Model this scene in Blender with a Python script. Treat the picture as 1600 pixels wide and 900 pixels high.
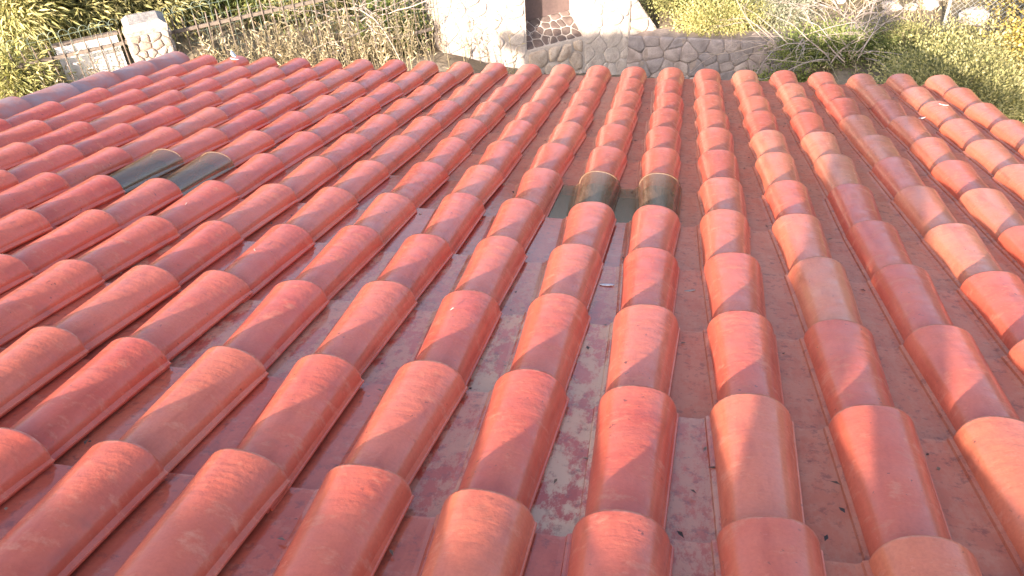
import bpy, bmesh, math, random
import numpy as np
from mathutils import Vector, Matrix
R = math.radians
for o in list(bpy.data.objects): bpy.data.objects.remove(o)
scn = bpy.context.scene
COL = scn.collection

# ------------------------------------------------------------------ camera, sky, sun, exposure
cam_d = bpy.data.cameras.new('camera'); cam = bpy.data.objects.new('camera', cam_d); COL.objects.link(cam)
CAM = Vector((0.02314951, -4.9935332, 2.29406291))
ROT = ((0.98239918, 0.17906108, -0.05318816),          # right
       (0.07303339, -0.63027904, -0.77292591),         # down
       (-0.17192433, 0.75543727, -0.63226305))         # forward
xa, ya, za = Vector(ROT[0]), -Vector(ROT[1]), -Vector(ROT[2])
cam.matrix_world = Matrix(((xa.x, ya.x, za.x, CAM.x), (xa.y, ya.y, za.y, CAM.y), (xa.z, ya.z, za.z, CAM.z), (0, 0, 0, 1)))
cam_d.sensor_width = 36; cam_d.lens = 1309.18 / 1600 * 36
cam_d.clip_start = 0.02; cam_d.clip_end = 2000
scn.camera = cam

SUN_EL, SUN_AZ = 20.3, 12.3        # elevation; shadows run this far east of +Y
sd = bpy.data.lights.new('sun', 'SUN'); sd.energy = 5.0; sd.angle = R(0.9); sd.color = (1.0, 0.86, 0.74)
sun = bpy.data.objects.new('sun', sd); COL.objects.link(sun)
ldir = Vector((math.sin(R(SUN_AZ)) * math.cos(R(SUN_EL)), math.cos(R(SUN_AZ)) * math.cos(R(SUN_EL)), -math.sin(R(SUN_EL))))
sun.rotation_euler = ldir.to_track_quat('-Z', 'Y').to_euler()
wd = bpy.data.worlds.new('World'); scn.world = wd; wd.use_nodes = True
nt = wd.node_tree; nt.nodes.clear()
sky = nt.nodes.new('ShaderNodeTexSky'); sky.sky_type = 'NISHITA'; sky.sun_disc = False
sky.sun_elevation = R(SUN_EL); sky.sun_rotation = R(180 + SUN_AZ)
sky.air_density = 0.75; sky.dust_density = 3.0; sky.ozone_density = 1.0
bg = nt.nodes.new('ShaderNodeBackground'); bg.inputs[1].default_value = 0.15
wo = nt.nodes.new('ShaderNodeOutputWorld')
nt.links.new(sky.outputs[0], bg.inputs[0]); nt.links.new(bg.outputs[0], wo.inputs[0])
scn.view_settings.view_transform = 'Standard'; scn.view_settings.look = 'None'
scn.view_settings.gamma = 1; scn.view_settings.use_curve_mapping = False
scn.view_settings.exposure = 1.8

# ------------------------------------------------------------------ helpers
def link(o, parent=None):
    COL.objects.link(o)
    if parent is not None: o.parent = parent
    return o
def tag(o, label=None, cat=None, group=None, kind=None):
    if label: o['label'] = label
    if cat: o['category'] = cat
    if group: o['group'] = group
    if kind: o['kind'] = kind
    return o
def empty(name, loc=(0, 0, 0)):
    o = bpy.data.objects.new(name, None); o.location = loc; o.empty_display_size = .1
    return link(o)
class MB:
    def __init__(s): s.v = []; s.f = []; s.m = []
    def add(s, vs, fs, mi=0):
        b = len(s.v); s.v += [tuple(p) for p in vs]
        s.f += [tuple(i + b for i in f) for f in fs]; s.m += [mi] * len(fs)
    def box(s, lo, hi, mi=0, M=None):
        vs = [Vector((x, y, z)) for z in (lo[2], hi[2]) for y in (lo[1], hi[1]) for x in (lo[0], hi[0])]
        if M: vs = [M @ p for p in vs]
        s.add(vs, [(0, 2, 3, 1), (4, 5, 7, 6), (0, 1, 5, 4), (2, 6, 7, 3), (0, 4, 6, 2), (1, 3, 7, 5)], mi)
    def tube(s, pts, rad, n=6, mi=0):
        pts = [Vector(p) for p in pts]
        if not hasattr(rad, '__len__'): rad = [rad] * len(pts)
        rings = []
        for i, p in enumerate(pts):
            d = (pts[min(i + 1, len(pts) - 1)] - pts[max(i - 1, 0)]).normalized()
            a = d.orthogonal().normalized() if i == 0 else (pa - d * pa.dot(d)).normalized()
            pa = a; b = d.cross(a)
            rings.append([p + (a * math.cos(2 * math.pi * j / n) + b * math.sin(2 * math.pi * j / n)) * rad[i] for j in range(n)])
        vs = [q for r in rings for q in r]; fs = []
        for i in range(len(pts) - 1):
            for j in range(n):
                fs.append((i * n + j, i * n + (j + 1) % n, (i + 1) * n + (j + 1) % n, (i + 1) * n + j))
        fs.append(tuple(range(n - 1, -1, -1))); fs.append(tuple((len(pts) - 1) * n + j for j in range(n)))
        s.add(vs, fs, mi)
    def mesh(s, name, mats, smooth=False):
        me = bpy.data.meshes.new(name); me.from_pydata(s.v, [], s.f)
        for m in (mats if isinstance(mats, (list, tuple)) else [mats]): me.materials.append(m)
        if any(s.m): me.polygons.foreach_set('material_index', s.m)
        if smooth: me.polygons.foreach_set('use_smooth', [True] * len(s.f))
        me.update(); return me
    def build(s, name, mats, parent=None, smooth=False):
        return link(bpy.data.objects.new(name, s.mesh(name, mats, smooth)), parent)

# ------------------------------------------------------------------ materials
class NT:
    def __init__(s, name):
        s.mat = bpy.data.materials.new(name); s.mat.use_nodes = True; s.t = s.mat.node_tree
        s.b = s.t.nodes['Principled BSDF']; s.out = s.t.nodes['Material Output']
    def n(s, typ, **kw):
        nd = s.t.nodes.new(typ)
        for k, v in kw.items():
            if k in nd.inputs.keys(): nd.inputs[k].default_value = v
            else: setattr(nd, k, v)
        return nd
    def l(s, a, b): s.t.links.new(a, b)
    def coord(s, kind='Object', scale=(1, 1, 1), rnd=None):
        tc = s.n('ShaderNodeTexCoord'); mp = s.n('ShaderNodeMapping'); mp.inputs['Scale'].default_value = scale
        s.l(tc.outputs[kind], mp.inputs[0])
        if rnd is not None:
            cb = s.n('ShaderNodeCombineXYZ')
            m1 = s.n('ShaderNodeMath', operation='MULTIPLY'); m1.inputs[1].default_value = 37.0; s.l(rnd, m1.inputs[0])
            for i in range(3): s.l(m1.outputs[0], cb.inputs[i])
            s.l(cb.outputs[0], mp.inputs['Location'])
        return mp.outputs[0]
    def noise(s, vec, scale, detail=4, rough=.55):
        nd = s.n('ShaderNodeTexNoise', Scale=scale, Detail=detail, Roughness=rough)
        if vec is not None: s.l(vec, nd.inputs['Vector'])
        return nd.outputs['Fac']
    def ramp(s, fac, stops):
        nd = s.n('ShaderNodeValToRGB'); cr = nd.color_ramp
        while len(cr.elements) < len(stops): cr.elements.new(.5)
        for e, (p, c) in zip(cr.elements, stops):
            e.position = p; e.color = (c, c, c, 1) if not hasattr(c, '__len__') else (*c, 1)
        s.l(fac, nd.inputs[0]); return nd.outputs[0]
    def mix(s, fac, a, b, typ='MIX'):
        nd = s.n('ShaderNodeMix', data_type='RGBA', blend_type=typ)
        for sock, v in ((nd.inputs['Factor'], fac), (nd.inputs['A'], a), (nd.inputs['B'], b)) if False else ((nd.inputs[0], fac), (nd.inputs[6], a), (nd.inputs[7], b)):
            if hasattr(v, 'is_output'): s.l(v, sock)
            elif hasattr(v, '__len__'): sock.default_value = (*v, 1)
            else: sock.default_value = v
        return nd.outputs[2]
    def bump(s, h, strength, dist=.01, prev=None):
        nd = s.n('ShaderNodeBump', Strength=strength, Distance=dist); s.l(h, nd.inputs['Height'])
        if prev is not None: s.l(prev, nd.inputs['Normal'])
        return nd.outputs[0]
    def rnd(s): return s.n('ShaderNodeObjectInfo').outputs['Random']
    def set(s, **kw):
        for k, v in kw.items():
            sock = s.b.inputs[k.replace('_', ' ')]
            if hasattr(v, 'is_output'): s.l(v, sock)
            elif hasattr(v, '__len__'): sock.default_value = (*v, 1)
            else: sock.default_value = v
        return s.mat

def tile_mat(name, pan, paled=0.0, wet=1.0, pale=False):
    t = NT(name); r = t.rnd()
    v = t.coord('Object', (1, 1, 1), r)
    vs = t.coord('Object', (1, .22, 1), r)                      # streaks along the slope
    base = t.ramp(r, [(0, (.58, .085, .052)), (.2, (.68, .125, .070)), (.4, (.60, .105, .068)), (.6, (.70, .165, .095)), (.8, (.64, .118, .064)), (.92, (.72, .190, .100)), (1, (.50, .075, .050))])
    if pale: base = t.mix(.75, base, t.ramp(r, [(0, (.74, .21, .10)), (.4, (.76, .27, .13)), (.7, (.70, .30, .17)), (1, (.76, .22, .10))]))
    cl = t.noise(v, 9, 5); c = t.mix(t.ramp(cl, [(.3, 0.0), (.75, .75)]), base, (.72, .185, .105))
    st = t.noise(vs, 26, 4); c = t.mix(t.ramp(st, [(.50, 0.0), (.78, .55)]), c, (.38, .058, .036))
    fn = t.noise(v, 160, 3)
    sc = t.noise(t.coord('Object', (1, 1.6, 1), r), 17, 7, .7)       # chalky scuffs where the glaze has worn
    c = t.mix(t.ramp(sc, [(.55, 0.0), (.70, .55)]), c, (.74, .31, .20))
    c = t.mix(t.ramp(fn, [(.35, .16), (.6, 0.0)]), c, (.40, .065, .040))
    dt = t.noise(v, 5, 8, .7); c = t.mix(t.ramp(dt, [(.60, 0.0), (.74, .5)]), c, (.20, .060, .045))      # grime
    # a few dark specks of lichen and soot
    k = t.n('ShaderNodeMath', operation='MULTIPLY'); t.l(t.ramp(t.noise(v, 62, 3, .6), [(.66, 0.0), (.72, .8)]), k.inputs[0]); t.l(t.ramp(t.noise(v, 8, 2), [(.50, 0.0), (.60, 1.0)]), k.inputs[1])
    c = t.mix(k.outputs[0], c, (.13, .045, .04))
    sy = t.n('ShaderNodeSeparateXYZ'); tc = t.n('ShaderNodeTexCoord'); t.l(tc.outputs['Object'], sy.inputs[0])
    # chafed lower lip
    w1 = t.n('ShaderNodeMath', operation='MULTIPLY_ADD'); t.l(t.noise(v, 60, 4), w1.inputs[0]); w1.inputs[1].default_value = .030; t.l(sy.outputs[1], w1.inputs[2])
    c = t.mix(t.ramp(w1.outputs[0], [(.009, 0.0), (.018, .6)]), c, (.78, .33, .22))
    # faint moulding rings across the roll
    rings = t.noise(t.coord('Object', (.6, 26, .6), r), 2.2, 3)
    h = t.bump(t.noise(v, 34, 5), .25, .006, t.bump(rings, .11, .006))
    h = t.bump(fn, .14, .002, h)
    if pan:
        c = t.mix(.85 if wet > .5 else .35, c, (.70, .66, .66), 'MULTIPLY')                    # wet clay is darker
        if wet < .5: c = t.mix(.5, c, (.50, .185, .10))
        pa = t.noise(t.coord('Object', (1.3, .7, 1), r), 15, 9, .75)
        ob = t.n('ShaderNodeMath', operation='MULTIPLY'); t.l(t.ramp(pa, [(.45, 0.0), (.53, 1.0)]), ob.inputs[0]); ob.inputs[1].default_value = paled
        c = t.mix(ob.outputs[0], c, (.64, .41, .27))  # pale patches: broken sky reflections painted into the pan colour
        c = t.mix(t.ramp(t.noise(v, 45, 6, .7), [(.54, 0.0), (.66, .55)]), c, (.16, .05, .045))
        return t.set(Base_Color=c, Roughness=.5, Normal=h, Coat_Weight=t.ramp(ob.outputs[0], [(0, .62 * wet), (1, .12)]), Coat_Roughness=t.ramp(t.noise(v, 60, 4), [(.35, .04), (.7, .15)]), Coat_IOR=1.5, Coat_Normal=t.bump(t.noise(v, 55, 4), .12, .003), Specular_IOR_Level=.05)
    return t.set(Base_Color=c, Roughness=t.ramp(cl, [(.3, .40), (.7, .52)]), Normal=h, Coat_Weight=t.ramp(sc, [(.45, .60), (.65, .25)]), Coat_Roughness=t.ramp(t.noise(v, 30, 4), [(.35, .12), (.7, .28)]), Coat_IOR=1.5, Specular_IOR_Level=.05)
def verge_mat():
    t = NT('smear tinted verge tile'); r = t.rnd(); v = t.coord('Object', (1, 1, 1), r)  # grey mauve blotches paint a lens smear into the tile colour
    c = t.mix(t.ramp(t.noise(v, 6, 6, .6), [(.38, 0.0), (.6, 1.0)]), (.50, .17, .12), (.40, .25, .235))
    return t.set(Base_Color=c, Roughness=.7, Normal=t.bump(t.noise(v, 40, 5), .4, .005))
M_VERGE = verge_mat()
M_TILE = tile_mat('glazed terracotta roll', False)
M_PAN = tile_mat('glazed terracotta pan', True)
M_PAN_DRY = tile_mat('dry terracotta pan', True, .12, .22)
M_PAN_SHEEN = tile_mat('sheen painted terracotta pan', True, .85)  # strong painted sky reflection patches
M_PAN_MILD = tile_mat('lightly sheen painted terracotta pan', True, .4)  # the same painted sky patches, fainter

def plain(name, stops, scale=6, rough=.8, bump=.4, dist=.02, coord='Object', rnd=True, spec=.5, hue=None, **kw):
    t = NT(name); r = t.rnd() if rnd else None
    v = t.coord(coord, (1, 1, 1), r)
    n1 = t.noise(v, scale, 6, .6)
    c = t.ramp(n1, stops)
    if hue:
        c = t.mix(t.ramp(r, [(0, 0.0), (1, 1.0)]), c, hue, 'MULTIPLY')
    f = t.noise(v, scale * 7, 4); c = t.mix(t.ramp(f, [(.3, .35), (.6, 0.0)]), c, tuple(x * .55 for x in stops[0][1]))
    return t.set(Base_Color=c, Roughness=rough, Normal=t.bump(n1, bump, dist, t.bump(f, bump, dist * .3)), Specular_IOR_Level=spec, **kw)
M_DECK = plain('dark roof boarding', [(.3, (.045, .033, .024)), (.7, (.085, .062, .045))], 5)
M_PLASTER = plain('weathered cream render', [(.25, (.55, .47, .38)), (.6, (.72, .66, .57))], 2.5, bump=.3)
M_WHITE = plain('limewashed stone', [(.25, (.36, .28, .23)), (.45, (.52, .43, .37)), (.7, (.62, .54, .47))], 9, bump=.9, dist=.02)
M_LIME = plain('pale lime mortar', [(.3, (.38, .31, .26)), (.65, (.54, .46, .40))], 14, bump=.9, dist=.015)
M_STONE = plain('grey pink field stone', [(.25, (.27, .21, .19)), (.5, (.42, .34, .31)), (.75, (.52, .43, .38))], 8, bump=.7, dist=.02, hue=(.55, .60, .68))
M_BROWNSTONE = plain('brown threshold stone', [(.25, (.085, .058, .05)), (.5, (.15, .105, .09)), (.75, (.22, .165, .14))], 10, bump=.6, hue=(.8, .85, .85))
M_PILLAR = plain('weathered pillar rubble', [(.25, (.19, .15, .125)), (.45, (.38, .33, .285)), (.75, (.54, .49, .44))], 14, bump=1, hue=(.75, .62, .55))
M_PMORTAR = plain('grey pillar mortar', [(.3, (.20, .17, .145)), (.65, (.38, .335, .295))], 20, bump=.9)
M_PCAP = plain('weathered pillar cap', [(.25, (.20, .17, .15)), (.6, (.38, .345, .31))], 12, bump=1, dist=.02)
M_MORTAR = plain('earthy mortar', [(.3, (.22, .175, .155)), (.7, (.36, .29, .255))], 20, bump=.8, dist=.01)
M_RUBBLE = plain('pale rubble', [(.25, (.36, .27, .21)), (.5, (.58, .50, .42)), (.75, (.72, .67, .60))], 11, bump=.9, hue=(.85, .74, .66))
M_GROUND = plain('dry garden soil', [(.25, (.11, .085, .055)), (.5, (.24, .19, .13)), (.7, (.36, .29, .21))], 1.6, rough=.95, bump=1, dist=.05, rnd=False)
M_PATH = plain('dusty path', [(.25, (.15, .12, .11)), (.6, (.26, .21, .19))], 5, rough=.95, bump=.6, rnd=False)
M_DOOR = plain('faded painted door', [(.25, (.105, .070, .064)), (.6, (.145, .098, .088))], 4, rough=.55, bump=.15, dist=.005)
M_FRAME = plain('dark door frame', [(.3, (.05, .032, .03)), (.7, (.09, .06, .055))], 8, rough=.7)
M_RUST = plain('brown painted iron', [(.3, (.11, .085, .068)), (.6, (.19, .15, .12))], 30, rough=.7, bump=.3, dist=.002, rnd=False)
M_WIRE = plain('green coated wire', [(.3, (.10, .14, .11)), (.7, (.19, .24, .19))], 20, rough=.5, rnd=False)
M_GALV = plain('galvanised wire', [(.3, (.3, .3, .28)), (.7, (.5, .5, .47))], 20, rough=.45, rnd=False)
M_DEAD = plain('bleached dead twig', [(.3, (.36, .29, .24)), (.7, (.60, .51, .44))], 20, rough=.9, rnd=True, hue=(.85, .8, .78))
M_BARK = plain('shrub bark', [(.3, (.10, .075, .05)), (.7, (.21, .16, .11))], 20, rough=.9, rnd=False)
M_BOARD = plain('whitewashed panel', [(.25, (.60, .57, .55)), (.6, (.78, .76, .73))], 4, rough=.7, bump=.1)
M_TERRACE = plain('terrace paving', [(.3, (.30, .22, .17)), (.7, (.42, .33, .26))], 4, rnd=False)
M_FEATHER = plain('white scrap', [(.3, (.7, .68, .66)), (.7, (.85, .84, .82))], 30, rough=.7, bump=.1)

def leaf_mat(name, cols, dry=0.0):
    t = NT(name); at = t.n('ShaderNodeAttribute', attribute_name='rnd')
    c = t.ramp(at.outputs['Fac'], [(i / (len(cols) - 1), q) for i, q in enumerate(cols)])
    t.set(Base_Color=c, Roughness=.55, Specular_IOR_Level=.35)
    tr = t.n('ShaderNodeBsdfTranslucent'); t.l(t.mix(.5, c, (.9, 1.0, .5), 'MULTIPLY'), tr.inputs[0])
    mx = t.n('ShaderNodeMixShader'); mx.inputs[0].default_value = .25
    t.l(t.b.outputs[0], mx.inputs[1]); t.l(tr.outputs[0], mx.inputs[2]); t.l(mx.outputs[0], t.out.inputs[0])
    return t.mat
L_YELLOW = leaf_mat('yellow green foliage', [(0.121, 0.125, 0.043), (0.29, 0.282, 0.097), (0.449, 0.414, 0.16), (0.607, 0.516, 0.239)])
L_GOLD = leaf_mat('golden foliage', [(.20, .15, .04), (.36, .27, .06), (.50, .37, .09), (.55, .44, .19)])
L_GREEN = leaf_mat('mid green foliage', [(0.06, 0.085, 0.025), (0.138, 0.172, 0.046), (0.23, 0.259, 0.069), (0.31, 0.322, 0.115)])
L_OLIVE = leaf_mat('olive foliage', [(0.088, 0.09, 0.033), (0.224, 0.21, 0.08), (0.356, 0.324, 0.131), (0.475, 0.408, 0.205)])
L_SAGE = leaf_mat('grey sage foliage', [(0.15, 0.155, 0.1), (0.276, 0.282, 0.184), (0.391, 0.391, 0.27), (0.483, 0.471, 0.345)])
L_DRY = leaf_mat('straw stems', [(.28, .22, .13), (.42, .34, .20), (.54, .45, .29), (.60, .52, .36)])

# ------------------------------------------------------------------ the roof's own frame
S = R(15.0); CURV = .003; W = .225; E = .39323; LEN = .445
def roof_pt(u, v, w=0.0):                     # u along the eave, v down the slope (eave 0), w above the crowns
    w = w + CURV * v * v
    return Vector((u, v * math.cos(S) + w * math.sin(S), -v * math.sin(S) + w * math.cos(S)))

# ------------------------------------------------------------------ ground
A = np.array([-1.98, 5.63]); D = np.array([.8, .6]); N = np.array([-.6, .8])     # boundary line: fence, pillar, gate wall
def smooth(a, b, x):
    t = np.clip((x - a) / (b - a), 0, 1); return t * t * (3 - 2 * t)
def ground_z(x, y):
    x = np.asarray(x, float); y = np.asarray(y, float)
    s = (x - A[0]) * D[0] + (y - A[1]) * D[1]; n = (x - A[0]) * N[0] + (y - A[1]) * N[1]
    left = np.interp(s, [-40, -6, -2.6, -1.2, .4, 2, 4], [-1.2, -1.75, -1.95, -2.15, -2.85, -3.25, -3.3])
    back = np.interp(s, [-40, -6, -2.6, -1.2, .4, 2, 4], [-1.0, -1.7, -1.9, -1.95, -2.1, -2.4, -2.5]) + .05 * np.clip(n, 0, 30)
    z = left + (back - left) * smooth(.6, .9, n)
    garden = -2.62 + .045 * np.clip(y - 6.8, 0, 40)
    g = np.maximum(smooth(6.65, 6.9, y) * smooth(-.55, -.25, x), smooth(1.75, 2.1, x))
    z = z + (garden - z) * g
    z = z + .03 * np.sin(x * 2.3 + 1) * np.sin(y * 1.9) + .02 * np.sin(x * 5.1) * np.sin(y * 4.3 + 2)
    return z
def grid_mesh(name, xs, ys, mat):
    X, Y = np.meshgrid(xs, ys); Z = ground_z(X, Y)
    far = smooth(25, 60, np.hypot(X, Y - 3)); Z = Z * (1 - far) + (-2.4) * far
    Z = Z + 9.0 * smooth(15, 60, Y + .15 * X) * (1 - smooth(120, 300, np.hypot(X, Y))) + .5 * smooth(14, 24, Y) * np.sin(X * .7) * np.sin(Y * .5)  # unseen hill added to keep the bright horizon out of tile reflections
    v = np.stack([X, Y, Z], -1).reshape(-1, 3); nx = len(xs)
    f = [(j * nx + i, j * nx + i + 1, (j + 1) * nx + i + 1, (j + 1) * nx + i) for j in range(len(ys) - 1) for i in range(nx - 1)]
    me = bpy.data.meshes.new(name); me.from_pydata(v.tolist(), [], f); me.materials.append(mat)
    me.polygons.foreach_set('use_smooth', [True] * len(f)); return link(bpy.data.objects.new(name, me))
ax = np.concatenate([[-900, -300, -120, -60, -35, -22], np.arange(-14, 14.01, .12), [22, 35, 60, 120, 300, 900]])
ay = np.concatenate([[-900, -300, -120, -60, -35, -22], np.arange(-12, 14.01, .12), np.arange(15, 61, 1.5), [75, 90, 120, 200, 300, 900]])
def ground_mat():
    t = NT('dry garden soil and scrub'); v = t.coord('Object'); n1 = t.noise(v, 1.6, 6, .6); f = t.noise(v, 14, 5)
    soil = t.mix(t.ramp(f, [(.3, .4), (.6, 0.0)]), t.ramp(n1, [(.25, (.11, .085, .055)), (.5, (.24, .19, .13)), (.7, (.36, .29, .21))]), (.08, .06, .04))
    scrub = t.ramp(t.noise(v, .9, 6, .65), [(.3, (.020, .028, .010)), (.5, (.040, .046, .016)), (.7, (.085, .075, .03))])
    sp = t.n('ShaderNodeSeparateXYZ'); t.l(v, sp.inputs[0])
    ad = t.n('ShaderNodeMath', operation='MULTIPLY_ADD'); t.l(n1, ad.inputs[0]); ad.inputs[1].default_value = 5.0; t.l(sp.outputs[1], ad.inputs[2])
    dv = t.n('ShaderNodeMath', operation='DIVIDE'); t.l(ad.outputs[0], dv.inputs[0]); dv.inputs[1].default_value = 20.0
    return t.set(Base_Color=t.mix(t.ramp(dv.outputs[0], [(.48, 0.0), (.60, 1.0)]), soil, scrub), Roughness=.95, Normal=t.bump(n1, 1.0, .05, t.bump(f, .8, .02)), Specular_IOR_Level=.2)
tag(grid_mesh('ground', ax, ay, ground_mat()), kind='structure')

# ------------------------------------------------------------------ house: walls, terrace, deck, tiles
RIDGE_W = -.038; COLS = range(-15, 8); NCOURSE = 13
house = tag(empty('tiled_house', roof_pt(-.9, 0, -3.0)), 'low house with a red clay tile roof sloping towards the stone boundary wall', 'house')
UL, UR = -15 * W - .10, 7 * W + .11
hb = MB()
def prism(mb, u0, u1, prof):                  # prof: (y,z) loop
    n = len(prof); vs = [(u, y, z) for u in (u0, u1) for (y, z) in prof]
    mb.add(vs, [tuple(range(n - 1, -1, -1)), tuple(range(n, 2 * n))] + [(i, (i + 1) % n, n + (i + 1) % n, n + i) for i in range(n)])
p_e = roof_pt(0, -.55, -.16); p_t = roof_pt(0, -5.2, -.16)
prism(hb, UL + .12, UR - .12, [(p_t.y, -4.0), (p_e.y, -4.0), (p_e.y, p_e.z), (p_t.y, p_t.z)])
house_wall = hb.build('wall', M_PLASTER)
house_wall.parent = house; house_wall.matrix_parent_inverse = Matrix.Translation(-house.location)
db = MB(); nv = 14
for i in range(nv):
    v0 = -5.2 + 5.16 * i / nv; v1 = -5.2 + 5.16 * (i + 1) / nv
    a = [roof_pt(u, v, w) for w in (-.135, -.105) for (u, v) in ((UL + .03, v0), (UR - .03, v0), (UR - .03, v1), (UL + .03, v1))]
    db.add(a, [(3, 2, 1, 0), (4, 5, 6, 7), (0, 1, 5, 4), (1, 2, 6, 5), (2, 3, 7, 6), (3, 0, 4, 7)])
roof = db.build('roof', M_DECK)
roof.parent = house; roof.matrix_parent_inverse = Matrix.Translation(-house.location)
tb = MB(); tz = .93
tb.box((UL - .3, -9.5, -4.0), (UR + .3, p_t.y - .03, tz))
ter = tb.build('terrace', M_TERRACE); ter.parent = house; ter.matrix_parent_inverse = Matrix.Translation(-house.location)

def tile_mesh(name, seed, mats, af=.0800, an=.0610, bf=.069, bn=.0545, pan=True, n=18, th=.011, seg=6):
    rg = random.Random(seed); mb = MB()
    ys = [0, -.0022, -.007] + [-LEN * i / seg for i in range(1, seg + 1)]
    ph = [rg.uniform(0, 6.28) for _ in range(6)]; am = rg.uniform(.0004, .0014)
    def prof(y, ins):
        f = -y / LEN; a = af + (an - af) * f ** .8 - ins; b = bf + (bn - bf) * f ** .8 - ins
        out = []
        for i in range(n + 1):
            t = math.pi * (1 - i / n); wob = am * math.sin(2 * t + ph[0] + f * 2.5) + am * .7 * math.sin(3 * t + ph[1] - f * 4)
            c = math.cos(t); s_ = math.sin(t); e = 2.25
            q = (abs(c) ** e + abs(s_) ** e) ** (-1 / e)
            out.append((c * q * a * (1 + wob * 6), y + am * 1.6 * math.sin(3 * t + ph[2]) * (f < .02), s_ * q * b + wob - .0 + (.004 if False else 0)))
        return out
    rings = []
    for k, y in enumerate(ys): rings.append(prof(y, .0022 if k == 0 else 0))
    inn = [[(x * (1 - th / af), y, z * (1 - th / bf)) for (x, y, z) in r] for r in rings]
    m = n + 1; vs = [p for r in rings for p in r]; fs = []
    for k in range(len(ys) - 1):
        for i in range(n): fs.append((k * m + i, k * m + i + 1, (k + 1) * m + i + 1, (k + 1) * m + i))
    mb.add(vs, fs, 0); no = len(fs)
    vs2 = [p for r in (inn[0], inn[-1]) for p in r]
    mb.add(vs2, [(i + 1, i, m + i, m + i + 1) for i in range(n)], 0)
    mb.add(rings[0] + inn[0], [(i + 1, i, m + i, m + i + 1) for i in range(n)], len(mats) - 1 if len(mats) > 2 else 0)       # thickness seen at the lower end
    # flange along the right foot of the roll
    def strip(pf, y0, y1, mi, taper=0.0):
        k = len(pf); a = [(u, y0, z) for (u, z) in pf]; b = [(u + taper, y1, z) for (u, z) in pf]
        mb.add(a + b, [(i, (i + 1) % k, k + (i + 1) % k, k + i) for i in range(k)] + [tuple(range(k)), tuple(range(2 * k - 1, k - 1, -1))], mi)
    fl = [(af - .006, .020), (af + .0005, .0115), (af + .0030, .0105), (af + .0040, .0080), (af + .0030, .006), (af - .006, .006)]
    strip(fl, -.001, -LEN + .01, 0, an - af + .002)
    if pan:
        l = -W + an - .030; rgt = -af + .004; q = rg.uniform(-.0015, .0015)
        pf = [(l, -.009), (l, .000), (l + .006, -.001), (l + .010, -.001), (l + .028, -.0012 + q), (rgt - .022, -.0012), (rgt - .0125, .0012),
              (rgt - .0105, .0065), (rgt - .0060, .0085), (rgt - .001, .0095), (rgt + .016, .0085), (rgt + .016, -.009)]
        y0 = rg.uniform(-.003, .001); k = len(pf)
        a = [(u, y0, z) for (u, z) in pf]; b = [(u + (af - an if i >= 5 else 0), -LEN, z) for i, (u, z) in enumerate(pf)]
        mb.add(a + b, [(i, (i + 1) % k, k + (i + 1) % k, k + i) for i in range(k)] + [tuple(range(k)), tuple(range(2 * k - 1, k - 1, -1))], 1)
    me = mb.mesh(name, mats)
    sm = [False] * len(me.polygons); sm[:no] = [True] * no
    me.polygons.foreach_set('use_smooth', sm)
    return me
VARS = [tile_mesh('tile', s, [M_TILE, M_PAN]) for s in range(10)]
SHEEN = [tile_mesh('tile', s, [M_TILE, M_PAN_SHEEN]) for s in range(4)]
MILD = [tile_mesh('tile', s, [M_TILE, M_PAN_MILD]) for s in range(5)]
DRY = [tile_mesh('tile', s, [M_TILE, M_PAN_DRY]) for s in range(8)]
SHEEN_AT = {(0, 9), (0, 10), (-1, 9)}; MILD_AT = {(-1, 10), (-2, 9), (-2, 8), (-3, 8), (-1, 8), (0, 8), (1, 11), (-3, 9), (-4, 9), (1, 10), (-6, 8)}  # tiles whose pans get the painted sky reflections
M_TILE_PALE = tile_mat('pale weathered terracotta roll', False, pale=True)
PALE = [tile_mesh('tile', s, [M_TILE_PALE, M_PAN_DRY]) for s in range(6)]
VERGE = [tile_mesh('tile', 50 + s, [M_VERGE, M_VERGE], .100, .088, .088, .075, pan=False) for s in range(4)]

def glass_mat(name='clear glass tile'):
    t = NT(name); v = t.coord('Object')
    h = t.bump(t.noise(v, 18, 3), .35, .004)
    tp = t.n('ShaderNodeBsdfTransparent'); tp.inputs[0].default_value = (.80, .62, .50, 1)
    gl = t.n('ShaderNodeBsdfGlossy', Roughness=.16); gl.inputs[0].default_value = (1.0, .88, .74, 1)
    fr = t.n('ShaderNodeMath', operation='MULTIPLY'); f0 = t.n('ShaderNodeFresnel', IOR=1.4); t.l(f0.outputs[0], fr.inputs[0]); fr.inputs[1].default_value = .13
    m1 = t.n('ShaderNodeMixShader'); t.l(fr.outputs[0], m1.inputs[0]); t.l(tp.outputs[0], m1.inputs[1]); t.l(gl.outputs[0], m1.inputs[2])
    d = t.n('ShaderNodeBsdfDiffuse'); d.inputs[0].default_value = (.33, .20, .135, 1)      # film of dust
    mx = t.n('ShaderNodeMixShader'); t.l(t.ramp(t.noise(t.coord('Object', (1, .15, 1)), 60, 6, .7), [(.35, .14), (.72, .60)]), mx.inputs[0])
    t.l(m1.outputs[0], mx.inputs[1]); t.l(d.outputs[0], mx.inputs[2]); t.l(mx.outputs[0], t.out.inputs[0])
    return t.mat
M_GLASS = glass_mat()
M_GLASS_EDGE = plain('frosted glass edge', [(.3, (.36, .34, .30)), (.7, (.52, .49, .44))], 40, rough=.3, bump=.1)
GLASS = tile_mesh('glass_tile', 99, [M_GLASS, M_GLASS, M_GLASS_EDGE], th=.004)

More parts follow.
